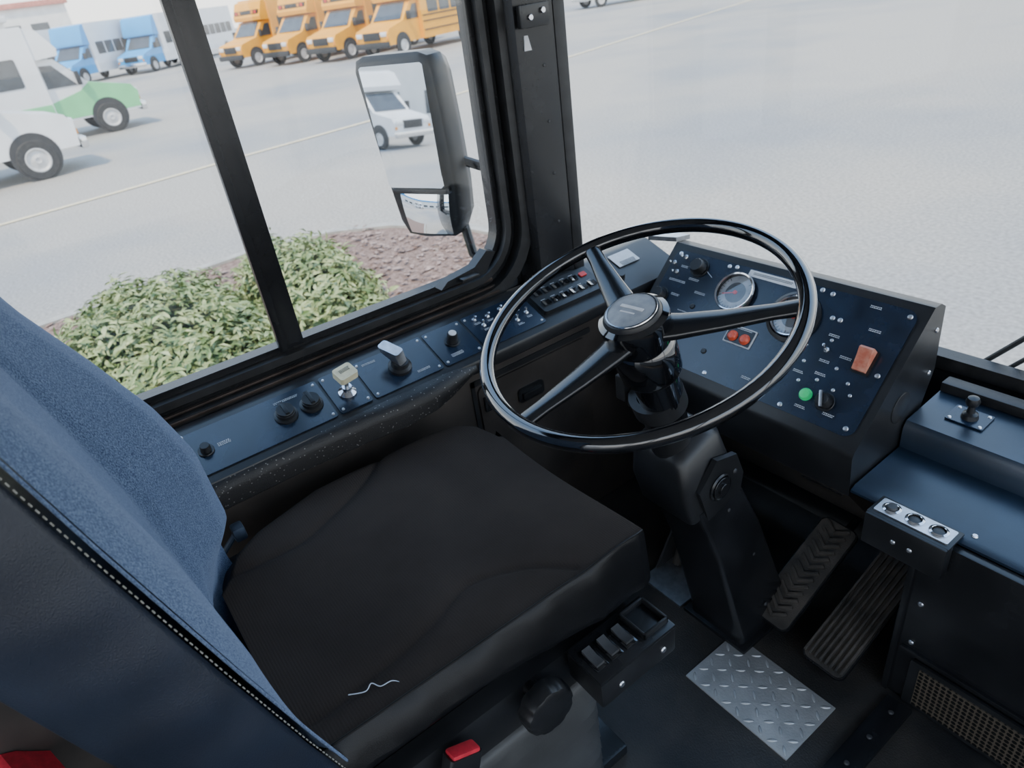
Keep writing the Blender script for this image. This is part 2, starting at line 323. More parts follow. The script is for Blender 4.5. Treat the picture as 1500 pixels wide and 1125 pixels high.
def building(cx,cy,sx,sy,h,ang,roof,label):
    M=T(cx,cy,GZ)@R(ang,'Z'); E=empty('building',None,label,'building',M=M)
    add('facade',box(-sx/2,sx/2,-sy/2,sy/2,0,h,.02),WALLW,E,M)
    add('roof',box(-sx/2-.5,sx/2+.5,-sy/2-.5,sy/2+.5,h-.3,h+.5,.08),roof,E,M)
    for i in range(int(sy/4)):
        add('window',box(sx/2-.02,sx/2+.05,-sy/2+1+i*4,-sy/2+3.6+i*4,.8,h-2.6,.03),VGL,E,M)
building(-150,11.5,10,11,8.2,6,ROOFR,'low pale building with a red roof beyond the lot')
building(-135,-2,10,18,6.2,2,ROOFP,'long pale building with a grey roof beyond the lot')
building(-10,-42,8,34,4.6,90,BLU,'pale building with a bright blue awning band behind the bus')
# ================================================================ SHELL
wl=join([box(-1.5,-1.40,-3,.98,-.7,.70,.004),box(-1.5,-1.40,.95,1.10,-.7,2.0,.004),box(-1.5,-1.40,-3,.98,1.80,2.05,.004),box(-1.5,-1.40,-3,-1.0,.69,1.81,.004)])
add('wall_left',wl,BLKP,kind='structure')
add('floor',box(-1.40,1.15,-3,1.42,-.06,0,.002),FLOOR,kind='structure')
add('ceiling',box(-1.5,1.25,-3,1.5,2.0,2.08,.002),HEAD,kind='structure')
add('wall_right',join([box(1.15,1.22,-3,1.4,-.7,.55,.004),box(1.15,1.22,-3,1.4,1.85,2.02,.004)]+[box(1.14,1.22,y,y+.06,.5,1.9,.004) for y in (-3,-1.6,-.2,1.3)]),HEAD,kind='structure')
plan=[(-1.385,1.10),(-1.385,1.27),(-1.33,1.39),(-1.15,1.445),(-.6,1.47),(0,1.48),(.6,1.47),(1.15,1.40)]
def wallcurve(pl,z0,z1,th):
    rg=[]
    for i,(x,y) in enumerate(pl):
        q=Vector(pl[min(i+1,len(pl)-1)])-Vector(pl[max(i-1,0)]); q.normalize(); n_=Vector((-q.y,q.x))*th
        rg.append([(x,y,z0),(x,y,z1),(x+n_.x,y+n_.y,z1),(x+n_.x,y+n_.y,z0)])
    return loft(rg)
add('wall_front',wallcurve(plan,-.7,.535,.05),BLKP,kind='structure')
wf=add('window_2',join([wallcurve(plan,.53,.565,.04),wallcurve(plan,1.80,2.0,.04)]),RUB,kind='structure',label='windshield frame')
add('glass_pane',wallcurve([(x,y+.012) for x,y in plan],.56,1.81,.005),GLASS,wf)
def ring(y0,y1,z0,z1,rad,wd,x0,x1,bev=.003):
    A=rrect(y0,y1,z0,z1,rad,8); B=rrect(y0-wd,y1+wd,z0-wd,z1+wd,rad+wd,8)
    rg=[[(x1,a_[0],a_[1]),(x1,b_[0],b_[1]),(x0,b_[0],b_[1]),(x0,a_[0],a_[1])] for a_,b_ in zip(A,B)]; rg.append(rg[0])
    return loft(rg,cap=False)
w1=add('window_1',ring(-.95,.905,.782,1.74,.10,.014,-1.43,-1.395),BLKP,kind='structure',label='black framed sliding driver side window')
add('frame',ring(-.965,.920,.766,1.755,.115,.016,-1.43,-1.375),RUB,w1)
add('frame',ring(-.985,.938,.748,1.775,.13,.014,-1.43,-1.385),BLKP,w1)
add('frame',ring(-1.0,.954,.732,1.79,.145,.030,-1.43,-1.355),RUB,w1)
BRZ=mat('track_bronze_highlight',(.065,.047,.039),.35,.5,var=.4,vscale=12)  # brownish highlights along the window rails, painted as bronze
add('window_track',box(-1.384,-1.378,-.9,.86,.750,.757,.001),BRZ,w1)
add('window_track',box(-1.374,-1.366,-.9,.86,.736,.741,.001),BRZ,w1)
add('window_track',box(-1.362,-1.352,-.9,.86,.724,.731,.001),BRZ,w1)
add('mullion',join([box(-1.425,-1.385,.312,.362,.775,1.75,.004),box(-1.39,-1.375,.305,.322,.775,1.75,.003)]),BLKP,w1)
add('glass_pane',box(-1.413,-1.409,-.95,.33,.78,1.745,0),GLASS,w1)
add('glass_pane',box(-1.405,-1.401,.34,.91,.78,1.745,0),GLASS,w1)
L_=empty('window_latch',(-1.37,.78,.80),'small black latch at the corner of the side window','latch')
add('latch_body',prism([(-1.385,y,z) for y,z in [(.70,.785),(.83,.785),(.865,.83),(.84,.84),(.80,.81),(.72,.80)]],(.03,0,0),.004),BLK,L_)
add('thumb_tab',box(-1.36,-1.335,.75,.80,.79,.80,.003),BLK,L_)
pl_=[(-1.42,.958),(-1.352,.975),(-1.335,.985),(-1.315,1.075),(-1.325,1.10),(-1.42,1.10)]
tp=add('trim_1',prism([(x,y,.60) for x,y in pl_],(0,0,1.42),.004),BLKP,kind='structure',label='black painted metal corner pillar')
add('windshield_seal',box(-1.345,-1.313,1.078,1.112,.60,2.0,.006),RUB,tp)
for z in (.86,.98,1.10,1.22): add('screw',lathe([(0,.0025),(.003,.002),(.004,0)],12),DGREY,tp,T(-1.322,1.045,z)@R(90,'Y'))
add('warning_sticker',prism([(-1.330,1.0,1.255),(-1.327,1.018,1.255),(-1.329,1.012,1.285),(-1.331,1.004,1.285)],(.002,0,0)),WHITE,tp)
br=empty('shade_bracket',(-1.32,1.03,1.33),'black metal bracket bolted to the corner pillar','bracket')
add('bracket_plate',box(-1.325,-1.305,.985,1.06,1.30,1.345,.003),BLKP,br)
add('bolt',cyl(.006,.006),SCREW,br,T(-1.305,1.005,1.32)@R(90,'Y')); add('bolt',cyl(.006,.006),SCREW,br,T(-1.305,1.04,1.33)@R(90,'Y'))
t2=add('trim_2',box(-.352,-.300,.3,1.035,.0,.012,.003),BLKP,kind='structure',label='black floor edge strip with screws')
for y in (.84,.92,1.0): add('screw',lathe([(0,.003),(.004,.0024),(.0055,0)],14),DGREY,t2,T(-.326,y,.012))
# ================================================================ EXTERIOR MIRROR
mo=Vector((-1.755,.895,1.085)); ex=Vector((.904,.428,0)).normalized(); nn=Vector((ex.y,-ex.x,0))
MM=Matrix(((ex.x,0,nn.x,mo.x),(ex.y,0,nn.y,mo.y),(0,1,0,mo.z),(0,0,0,1)))
E=empty('exterior_mirror',None,'tall black two-part bus side mirror outside the window','mirror',M=MM)
def mir_outline(s=1.,dx=0,k=0):
    base=[(-.126,.15),(-.117,.174),(-.09,.184),(.085,.184),(.112,.174),(.122,.14),(.130,0),(.134,-.16),(.128,-.25),(.105,-.296),(.0,-.302),(-.055,-.295),(-.074,-.26),(-.088,-.17),(-.106,-.03)]
    return [(x*s+dx,(y+.06)*s-.06) for x,y in base]
rings=[[(x,y,0.012) for x,y in mir_outline(.96)],[(x,y,0.006) for x,y in mir_outline(1.)],[(x,y,-.05) for x,y in mir_outline(1.0,.004)],[(x,y,-.085) for x,y in mir_outline(.93,.004)],[(x,y,-.105) for x,y in mir_outline(.7,.004)]]
add('housing',loft(rings),BLK,E,MM,sharp=50)
def poly(pts,z,h,bev=0): return prism([(x,y,z) for x,y in pts],(0,0,h),bev)
TL=MM@T(0,0,.018)@R(-3.9,'X')
add('main_mirror_glass',poly([(-.106,.155),(-.098,.160),(.093,.160),(.100,.155),(.114,-.146),(.108,-.152),(-.062,-.152),(-.070,-.146)],.005,.004),MIRR,E,TL)
bm=bmesh.new(); N=14
g=[[bm.verts.new((-.055+.165*i/N+.02*(1-j/N)*max(0,1-2*i/N),-.284+.114*j/N,.018+.008*(1-((i/N-.5)*2)**2)+.006*(1-((j/N-.5)*2)**2)-.008*(j/N-.5))) for i in range(N+1)] for j in range(N+1)]
for j in range(N):
    for i in range(N): bm.faces.new((g[j][i],g[j][i+1],g[j+1][i+1],g[j+1][i]))
add('convex_mirror_glass',fin(bm),MIRR,E,MM,sharp=80)
add('divider',box(-.066,.120,-.170,-.155,.006,.034,.003),BLK,E,MM)
add('mounting_arm',tube([(.10,-.27,-.05),(.13,-.36,-.03),(.20,-.42,-.03),(.34,-.44,-.06)],.014),BLK,E,MM)
add('mounting_arm',tube([(.12,-.10,-.06),(.20,-.13,-.08),(.33,-.14,-.10)],.014),BLK,E,MM)
# ================================================================ SIDE CONSOLE
def cz(x): return .65+(-1.133-x)*.389
cn=Vector((.3625,0,.932)).normalized(); cy_=cn.cross(Vector((0,1,0)))
def CM(x,y,h=0,rot=0):
    q=Vector((x,y,cz(x)))+cn*h
    return Matrix(((0,cy_.x,cn.x,q.x),(1,cy_.y,cn.y,q.y),(0,cy_.z,cn.z,q.z),(0,0,0,1)))@R(rot,'Z')
C=empty('side_console',(-1.3,.3,0),'long black driver side console with switches under the window','console')
sec=[(-1.345,.722),(-1.318,.722),(-1.20,.676),(-1.186,.670),(-1.183,.664),(-1.186,.640),(-1.196,.632),(-1.24,.628),(-1.24,.56),(-1.395,.56),(-1.395,.70)]
add('console_body',prism([(x,-1.2,z) for x,z in sec],(0,2.55,0),.003),BLK,C)
add('side_wall_panel',box(-1.395,-1.238,-1.2,1.30,.002,.625,.004),WALLB,C)
SPK=mat('speckled_lip',(.011,.011,.012),.42,bump=.5,bscale=400)
nt=SPK.node_tree; b=nt.nodes['Principled BSDF']; tcn=nt.nodes.new('ShaderNodeTexCoord'); vo=nt.nodes.new('ShaderNodeTexVoronoi'); vo.inputs['Scale'].default_value=120
cr=nt.nodes.new('ShaderNodeValToRGB'); cr.color_ramp.elements[0].position=.12; cr.color_ramp.elements[0].color=(.22,.21,.20,1); cr.color_ramp.elements[1].position=.19; cr.color_ramp.elements[1].color=(.017,.017,.018,1)
nt.links.new(tcn.outputs['Object'],vo.inputs['Vector']); nt.links.new(vo.outputs['Distance'],cr.inputs[0]); nt.links.new(cr.outputs[0],b.inputs['Base Color'])
lip=[]
for y,b1,d1 in [(-.6,0,0),(.1,0,0),(.25,.0,0),(.38,.008,0),(.46,.018,.0),(.53,.020,.006),(.58,.012,.016),(.63,.0,.03),(.66,-.006,.038)]:
    lip.append([(x+b1*k,y,z+d1*q) for x,z,k,q in [(-1.203,.673,0,0),(-1.190,.671,1,0),(-1.176,.662,1,0),(-1.172,.645,1,.2),(-1.174,.612,1,1),(-1.188,.602,1,1),(-1.21,.604,0,1)]])
add('padded_lip',loft(lip),SPK,C,sharp=45)
def cpanel(y0,y1,h=.003,x0=-1.308,x1=-1.203,mt=PANEL):
    xc=(x0+x1)/2; sl=(x1-x0)/.932
    add('switch_panel',plate(y1-y0,sl,h,.006),mt,C,CM(xc,(y0+y1)/2))
    for yy in (y0+.008,y1-.008):
        for xx in (x0+.009,x1-.009): add('screw',lathe([(0,.0022),(.0025,.0018),(.0034,0)],12),SCREW,C,CM(xx,yy,h))
cpanel(-.35,.335); cpanel(.342,.415,.004); cpanel(.422,.592,.003); cpanel(.599,.70); cpanel(.707,.885)
def knob(parent,M,r=.011,h=.016,mt=BLK,base=.015,cap=None,ribs=12):
    add('knob_base',cyl(base,.004),BLKP,parent,M)
    prof=[(1.05,.004),(1.0,.006),(.92,h-.002),(.84,h)]
    rg=[[(r*s*(1-(.06 if k%2 else 0))*math.cos(math.pi*k/ribs),r*s*(1-(.06 if k%2 else 0))*math.sin(math.pi*k/ribs),z) for k in range(2*ribs)] for s,z in prof]
    add('knob',loft(rg),mt,parent,M,sharp=50)
    if cap: add('knob_cap',cyl(r*.7,.002),cap,parent,M@T(0,0,h))
def toggle(parent,M,h=.018,tilt=15):
    add('toggle_nut',join([(cyl(.0065,.003,6),I4),(cyl(.0045,.005),I4)]),CHROME,parent,M)
    add('toggle_lever',lathe([(.0018,.003),(.0022,h*.5),(.0035,h-.003),(.003,h),(0,h+.001)],16),CHROME,parent,M@R(tilt,'X'))
def marks(parent,M,n=3,wd=.018,mt=PRINT):
    ms=[]
    rr=random.Random(int(abs(M[0][3])*1e4+abs(M[1][3])*1e4))
    for i in range(n):
        x=-wd/2
        while x<wd/2:
            l=rr.uniform(.0012,.0032); ms.append((box(x,x+l,-i*.0034,-i*.0034+.0018,0,.0002,0),I4)); x+=l+.0012
    add('printed_lettering',join(ms),mt,parent,M,flatshade=True)
knob(C,CM(-1.254,.085,.003),.010,.018); marks(C,CM(-1.258,.12,.0035),3,.024)
add('screw',lathe([(0,.003),(.004,.002),(.005,0)],12),SCREW,C,CM(-1.305,.055,.003))
for yy in (.247,.302):
    s_=add('accessory_socket',lathe([(.0,0),(.024,0),(.024,.004),(.019,.006),(.019,.014),(.016,.016),(.012,.016),(.012,.010),(0,.010)],28),BLK,C,CM(-1.255,yy,.003))
    add('socket_cap',join([(cyl(.0175,.005),T(0,0,.015)),(box(-.006,.006,.012,.030,.004,.012,.002),I4),(box(-.004,.004,-.014,.014,.019,.023,.001),I4)]),BLK,s_,CM(-1.255,yy,.003))
marks(C,CM(-1.292,.262,.0035),2,.05)
pk=empty('parking_brake_knob',(-1.245,.378,cz(-1.245)),'cream square push-pull parking brake knob on a brass stem','knob')
MB=CM(-1.245,.378,.0045)
add('collar',lathe([(0,0),(.019,0),(.019,.004),(.015,.007),(.010,.010),(.010,.02),(0,.02)],24),CHROME,pk,MB)
add('stem',cyl(.0048,.040),ALU,pk,MB@T(0,0,.015))
add('knob_head',join([(prism([(x,y,0) for x,y in rrect(-.021,.021,-.018,.018,.006)],(0,0,.016),.003,2),T(0,0,.050)),(cyl(.012,.010,24,r2=.017),T(0,0,.042))]),CREAM,pk,MB@R(10,'Z'))
marks(pk,MB@R(10,'Z')@T(0,.006,.0665),3,.022,BLKT)
sh=empty('selector_handle',(-1.25,.505,cz(-1.25)),'silver lever handle on a black round base','handle')
MB=CM(-1.25,.508,.0035)
add('base',lathe([(0,0),(.026,0),(.026,.008),(.020,.012),(.018,.022),(0,.022)],28),BLK,sh,MB)
add('lever',loft([[(px*.9,py,0.022) for px,py in rrect(-.014,.014,-.012,.012,.006,3)],[(px,py+.010,.036) for px,py in rrect(-.014,.014,-.016,.034,.007,3)],[(px*.95,py+.012,.048) for px,py in rrect(-.014,.014,-.014,.038,.007,3)]]),ALU,sh,MB@R(25,'Z'))
marks(C,CM(-1.222,.55,.0035),2,.03); marks(C,CM(-1.295,.455,.0035),2,.03)
knob(C,CM(-1.258,.65,.003),.013,.028,BLK,.018,cap=WHITE); marks(C,CM(-1.225,.64,.0035),3,.03)
for (x,y) in [(-1.29,.735),(-1.265,.745),(-1.285,.77),(-1.245,.765),(-1.29,.81),(-1.26,.80),(-1.24,.825),(-1.28,.845),(-1.25,.86)]:
    toggle(C,CM(x,y,.003),.016,random.choice((-14,14))); marks(C,CM(x+.013,y,.0035),2,.014)
MBk=CM(-1.262,.995,0)
add('rocker_bank_housing',prism([(x,y,0) for x,y in rrect(-.10,.10,-.045,.045,.008)],(0,0,.012),.003,2),BLK,C,MBk)
for i in range(6):
    for j in range(2):
        if (i,j) in ((5,1),): continue
        MR=MBk@T(-.078+i*.03,-.020+j*.038,.0125)
        add('rocker_switch',prism([(-.011,-.008,0),(.011,-.008,0),(.011,-.008,.004),(.0,-.008,.0015),(-.011,-.008,.006)],(0,.016,0),.0008,1),GLOSS,C,MR)
        marks(C,MBk@T(-.078+i*.03,-.006+j*.038,.0123),1,.012)
add('red_indicator',plate(.020,.014,.003,.002),RED,C,MBk@T(.074,.02,.0125))
add('printed_card',plate(.075,.05,.0015,.002),WHITE,C,CM(-1.285,1.225,.002)); marks(C,CM(-1.275,1.225,.004),6,.05,BLKT)
knob(C,CM(-1.235,1.16,.001),.014,.014)
ad=add('access_door',prism([(-1.240,y,z) for y,z in rrect(.68,1.03,.20,.57,.02)],(.009,0,0),.003),WALLB,C)
add('door_frame_lip',join([prism([(-1.240,y,z) for y,z in rrect(.665,1.045,.575,.59,.004)],(.006,0,0),.002),prism([(-1.240,y,z) for y,z in rrect(.665,.675,.19,.59,.003)],(.006,0,0),.002)]),BLK,ad)
add('door_latch',join([prism([(-1.231,y,z) for y,z in rrect(.79,.87,.475,.515,.01)],(.006,0,0),.002),box(-1.227,-1.216,.80,.86,.485,.503,.002)]),BLK,ad)
for z in (.25,.38,.52): add('hinge',box(-1.233,-1.223,.69,.71,z-.02,z+.02,.002),BLKP,ad)
# ================================================================ DASHBOARD
dn=Vector((0,-1,1)).normalized(); dy=Vector((0,1,1)).normalized()
def DM(x,z,h=0,rot=0):
    q=Vector((x,z+.55,z))+dn*(h+.0042)
    return Matrix(((1,dy.x,dn.x,q.x),(0,dy.y,dn.y,q.y),(0,dy.z,dn.z,q.z),(0,0,0,1)))@R(rot,'Z')
D=empty('dashboard',(-.84,1.25,.41),'sloped black metal instrument panel with gauges and switches','dashboard')
sidep=[(1.302,.757),(1.283,.738),(1.078,.533),(1.072,.52),(1.082,.422),(1.30,.45),(1.355,.60),(1.345,.745),(1.325,.757)]
add('dash_body',prism([(-1.165,y,z) for y,z in sidep],(.645,0,0),.005),BLK,D)
add('column_shroud',prism([(-1.16,y,z) for y,z in [(1.09,.425),(1.30,.44),(1.36,.2),(1.30,.18)]],(.62,0,0),.005),WALLB,D)
H_=.003
fx=(-1.145+-.538)/2; fz=(.742+.545)/2
add('face_panel',plate(.607,(.742-.545)*1.414,H_,.022,.001),PANEL,D,DM(fx,fz))
SCX=[(-1.13,.735),(-.96,.737),(-.74,.737),(-.552,.732),(-1.13,.555),(-.9,.552),(-.70,.552),(-.556,.556),(-.715,.735),(-.552,.64),(-.98,.735),(-.69,.70),(-.673,.70)]
for x,z in SCX: add('screw',lathe([(0,.003),(.004,.0024),(.0055,0)],14),SCREW,D,DM(x,z,H_))
DIALM=mat('dial_pale_grey',(.28,.29,.31),.4,col2=(.50,.51,.53),vscale=30)
DIALD=mat('dial_charcoal',(.06,.065,.07),.4,col2=(.12,.125,.13),vscale=30)
def gauge(x,z,R_=.043,na=200):
    M=DM(x,z,H_)
    g=add('gauge',lathe([(R_*.8,.0),(R_*1.0,0),(R_*1.0,.010),(R_*.95,.014),(R_*.88,.012),(R_*.86,.004)],48),GLOSS,D,M)
    add('gauge_bezel',lathe([(R_*1.0,.0105),(R_*.96,.0148),(R_*.90,.0135),(R_*.88,.011)],48),CHROME,g,M)
    add('dial',lathe([(0,.004),(R_*.88,.004),(R_*.88,.003)],40),DIALM,g,M)
    add('dial_centre',lathe([(0,.0045),(R_*.52,.0044),(R_*.52,.004)],40),DIALD,g,M)
    tk=[]
    for i in range(25):
        an=-225+270*i/24; l=.007 if i%3==0 else .004
        tk.append((box(R_*.84-l,R_*.84,-.0006,.0006,.0042,.0046,0),R(an,'Z')))
    add('dial_ticks',join(tk),BLKT,g,M,flatshade=True)
    add('needle',join([(box(-.006,R_*.66,-.0011,.0011,.0052,.0060,0),R(na,'Z')),(cyl(.005,.003),T(0,0,.0045))]),RED,g,M)
    add('gauge_glass',lathe([(0,.010),(R_*.86,.0095)],32),GGLASS,g,M)
gauge(-.928,.694,.049); gauge(-.768,.684,.049,160)
add('gauge_housing',lathe([(.0495,0),(.059,0),(.059,.006),(.051,.010)],40),BLK,D,DM(-.768,.684,H_))
add('printed_card',plate(.125,.016,.0012,.002),WHITE,D,DM(-.860,.7335,H_)); marks(D,DM(-.860,.7345,H_+.0014),2,.10,BLKT)
knob(D,DM(-1.055,.718,H_),.019,.024,BLK,.025); marks(D,DM(-1.055,.696,H_+.0005),2,.03); marks(D,DM(-1.10,.714,H_+.0005),2,.02)
toggle(D,DM(-1.11,.731,H_)); toggle(D,DM(-1.115,.701,H_)); toggle(D,DM(-1.135,.716,H_)); marks(D,DM(-1.10,.686,H_+.0005),2,.05)
knob(D,DM(-1.125,.651,H_),.018,.022,BLK,.023); marks(D,DM(-1.085,.661,H_+.0005),2,.024); marks(D,DM(-1.02,.676,H_+.0005),2,.03); marks(D,DM(-1.04,.636,H_+.0005),1,.03)
add('panel_divider',box(-.07,.0,-.0006,.0006,0,.0006,0),PRINT,D,DM(-1.01,.708,H_,-28))
rf=add('indicator_frame',plate(.072,.044,.003,.003),PRINT,D,DM(-.862,.628,H_)); add('frame_inset',plate(.066,.038,.004,.002),BLKP,rf,DM(-.862,.628,H_))
for dx in (-.016,.016): add('indicator_lamp',lathe([(.013,.003),(.012,.008),(.008,.012),(0,.013)],24),ORNG,rf,DM(-.862+dx,.625,H_))
marks(rf,DM(-.862,.639,H_+.0045),1,.05)
for x,z in [(-1.0,.60),(-.93,.585),(-.96,.64),(-1.02,.65)]: add('blank_plug',lathe([(.007,0),(.007,.0015),(.005,.003),(0,.003)],18),BLK,D,DM(x,z,H_))
toggle(D,DM(-.668,.652,H_),.022,-10)
for x,z in [(-.668,.668),(-.70,.626),(-.63,.631),(-.69,.596),(-.655,.606),(-.595,.616),(-.615,.60),(-.74,.571),(-.58,.601)]: add('screw',lathe([(0,.0022),(.0028,.0018),(.004,0)],12),SCREW,D,DM(x,z,H_))
for x,z in [(-.668,.676),(-.70,.609),(-.655,.616),(-.60,.565),(-.66,.561),(-.60,.70),(-.80,.57),(-.62,.733),(-.625,.650),(-.72,.65),(-.66,.636)]: marks(D,DM(x,z,H_+.0004),2,.022)
rk=add('rocker_guard',prism([(x,y,0) for x,y in rrect(-.019,.019,-.027,.027,.004)],(0,0,.006),.001),BLKP,D,DM(-.585,.653,H_))
add('rocker_switch',prism([(-.0135,-.023,.004),(-.0135,-.023,.014),(-.0135,.0,.021),(-.0135,.020,.030),(-.0135,.025,.025),(-.0135,.025,.004)],(.027,0,0),.004),RUST,rk,DM(-.585,.653,H_))
add('green_lamp',lathe([(.0135,0),(.0135,.004),(.010,.010),(0,.012)],24),GREEN,D,DM(-.660,.580,H_))
knob(D,DM(-.617,.580,H_),.015,.024,BLK,.020); add('pointer',box(-.003,.003,-.017,.017,.024,.029,.001),ALU,D,DM(-.617,.580,H_,25))
add('side_disc',lathe([(0,.002),(.032,.002),(.034,.001),(.034,0)],32),BLK,D,T(-.52,1.235,.56)@R(90,'Y'))  # plain round black disc set on the dash side
for y,z in [(1.325,.70),(1.10,.44),(1.33,.60)]: add('screw',lathe([(0,.003),(.004,.0024),(.0055,0)],14),SCREW,D,T(-.519,y,z)@R(90,'Y'))
br=empty('corner_bracket',(-1.19,1.31,.76),'small bare aluminium bracket at the dash corner','bracket')
add('bracket_plate',prism([(-1.235,1.27,0),(-1.165,1.30,0),(-1.15,1.335,0),(-1.22,1.325,0)],(0,0,.012),.003),ALU,br,T(0,0,.758))
# ================================================================ STEERING
wt=math.radians(18); wn=Vector((0,-math.sin(wt),math.cos(wt))); we=Vector((0,math.cos(wt),math.sin(wt)))
wc=Vector((-.730,.714,.895))
MW=Matrix(((1,we.x,wn.x,wc.x),(0,we.y,wn.y,wc.y),(0,we.z,wn.z,wc.z),(0,0,0,1)))
S=empty('steering_wheel',None,'large glossy black three-spoke bus steering wheel','steering wheel',M=MW)
RR=.261
add('rim',tube([(RR*math.cos(2*math.pi*i/96),RR*math.sin(2*math.pi*i/96),0) for i in range(96)],.0135,closed=True,seg=16),GLOSS,S,MW,sharp=80)
for an in (31,152,270):
    pts=[(.03,0,-.020),(.07,0,-.020),(.14,0,-.014),(.215,0,-.005),(.262,0,0)]
    sp_=loft([[(x,ww*math.copysign(abs(math.cos(t_))**.7,math.cos(t_)),z+hh2*math.copysign(abs(math.sin(t_))**.8,math.sin(t_))) for t_ in [2*math.pi*k/16 for k in range(16)]] for (x,_,z),ww,hh2 in zip(pts,(.033,.028,.022,.016,.016),(.012,.011,.009,.0075,.009))])
    add('spoke',sp_,SPOKE,S,MW@R(an,'Z'),sharp=70)
add('hub',lathe([(0,-.05),(.050,-.05),(.055,-.03),(.058,-.012),(.060,.002),(.059,.008),(.050,.013),(.046,.010)],48),GLOSS,S,MW)
add('horn_button',lathe([(.050,.009),(.049,.014),(.046,.020),(.043,.021)],48),BLK,S,MW)
add('hub_ring',lathe([(.044,.020),(.043,.0225),(.0405,.0225),(.040,.021)],48),CHROME,S,MW)
add('hub_emblem',lathe([(.040,.0212),(.032,.0232),(0,.0250)],48),mat('emblem_grey',(.38,.40,.43),.45,.15,col2=(.26,.28,.31),vscale=45),S,MW)
add('emblem_mark',join([poly([(-.022,-.002),(.022,.003),(.022,.009),(-.022,.004)],.0238,.0016),poly([(-.014,-.012),(.014,-.008),(.014,-.005),(-.014,-.009)],.0232,.0014)]),WHITE,S,MW)
K=empty('steering_column',(-.71,1.0,0),'black steering column with tilt bracket and floor housing','steering column')
def ax(h): return wc+wn*h
def rectring(c,sx,sy,tilt=0,k=3,rr=.012):
    M=T(*c)@R(tilt,'X'); return [M@Vector((x,y,0)) for x,y in rrect(-sx/2,sx/2,-sy/2,sy/2,rr,k)]
Mc=MW@T(0,0,-.05)@R(180,'X')
add('upper_shroud',lathe([(.044,-.012),(.054,.0),(.056,.02),(.055,.062),(.050,.072),(.042,.076),(.036,.2)],40),GLOSS,K,Mc)
add('column_tube',tube([ax(-.15),(-.743,.785,.70),(-.758,.822,.60),(-.764,.845,.53)],[.038,.040,.042,.042],seg=20),BLK,K)
add('clamp',join([(lathe([(.036,0),(.051,0),(.051,.036),(.036,.036)],32),T(-.742,.784,.690)@R(22,'X')),(box(-.835,-.775,.765,.80,.705,.727,.004),I4),(box(-.820,-.795,.745,.815,.690,.742,.004),I4),(box(-.795,-.775,.75,.80,.68,.71,.003),I4)]),BLK,K)
add('column_housing',loft([rectring((-.766,.845,.590),.100,.09,22,rr=.025),rectring((-.768,.85,.570),.140,.125,20,rr=.022),rectring((-.764,.86,.50),.150,.145,14,rr=.016),rectring((-.756,.875,.425),.146,.14,12,rr=.014)]),BLK,K,sharp=50)
add('lower_housing',loft([rectring((-.750,.885,.44),.136,.13,12),rectring((-.730,.935,.30),.138,.145,9),rectring((-.700,1.0,.03),.150,.18,0),rectring((-.700,1.0,.0),.150,.18,0)]),BLKP,K,sharp=50)
add('side_plate',prism([(-.690,y,z) for y,z in [(.82,.49),(.87,.545),(.93,.53),(.955,.47),(.94,.38),(.86,.37)]],(.012,0,0),.006),BLK,K)
add('pivot_bolt',join([cyl(.024,.008),(cyl(.013,.014),I4),(lathe([(.028,0),(.031,.003),(.028,.006)],32),I4)]),BLKP,K,T(-.678,.88,.475)@R(90,'Y'))
for x,y,z in [(-.677,.925,.49),(-.677,.91,.395),(-.661,.925,.27),(-.630,1.0,.08),(-.655,.975,.24),(-.632,1.05,.08)]: add('bolt',lathe([(0,.003),(.004,.0024),(.0055,0)],12),DGREY,K,T(x,y,z)@R(90,'Y'))
add('base_flange',box(-.79,-.61,.90,1.11,0,.012,.004),BLKP,K)
fb=empty('floor_bracket',(-.90,1.0,0),'bare grey metal bracket and hose beside the column','bracket')
add('bracket_plate',prism([(-.93,.90,.0),(-.80,.90,.0),(-.80,1.15,.0),(-.93,1.15,.0)],(0,0,.006),.002),ALU,fb)
add('upright',prism([(-.93,y,z) for y,z in [(.95,.005),(1.15,.005),(1.15,.22),(1.10,.24)]],(.006,0,0),.002),DGREY,fb)
add('hose',tube([(-.90,1.0,.01),(-.89,1.03,.12),(-.90,1.10,.25),(-.93,1.2,.38)],.012),RUBD,fb)
lk=empty('pedal_linkage',(-.60,1.30,.25),'dusty metal rods and hose under the dashboard','linkage')
add('rod',tube([(-.62,1.14,.40),(-.56,1.22,.33),(-.54,1.30,.22)],.010),ALU,lk)
add('hose',tube([(-.58,1.12,.40),(-.50,1.20,.37),(-.44,1.32,.32),(-.42,1.36,.2)],.012),RUBD,lk)
add('bracket',box(-.66,-.56,1.14,1.20,.36,.42,.004),BLKP,lk)
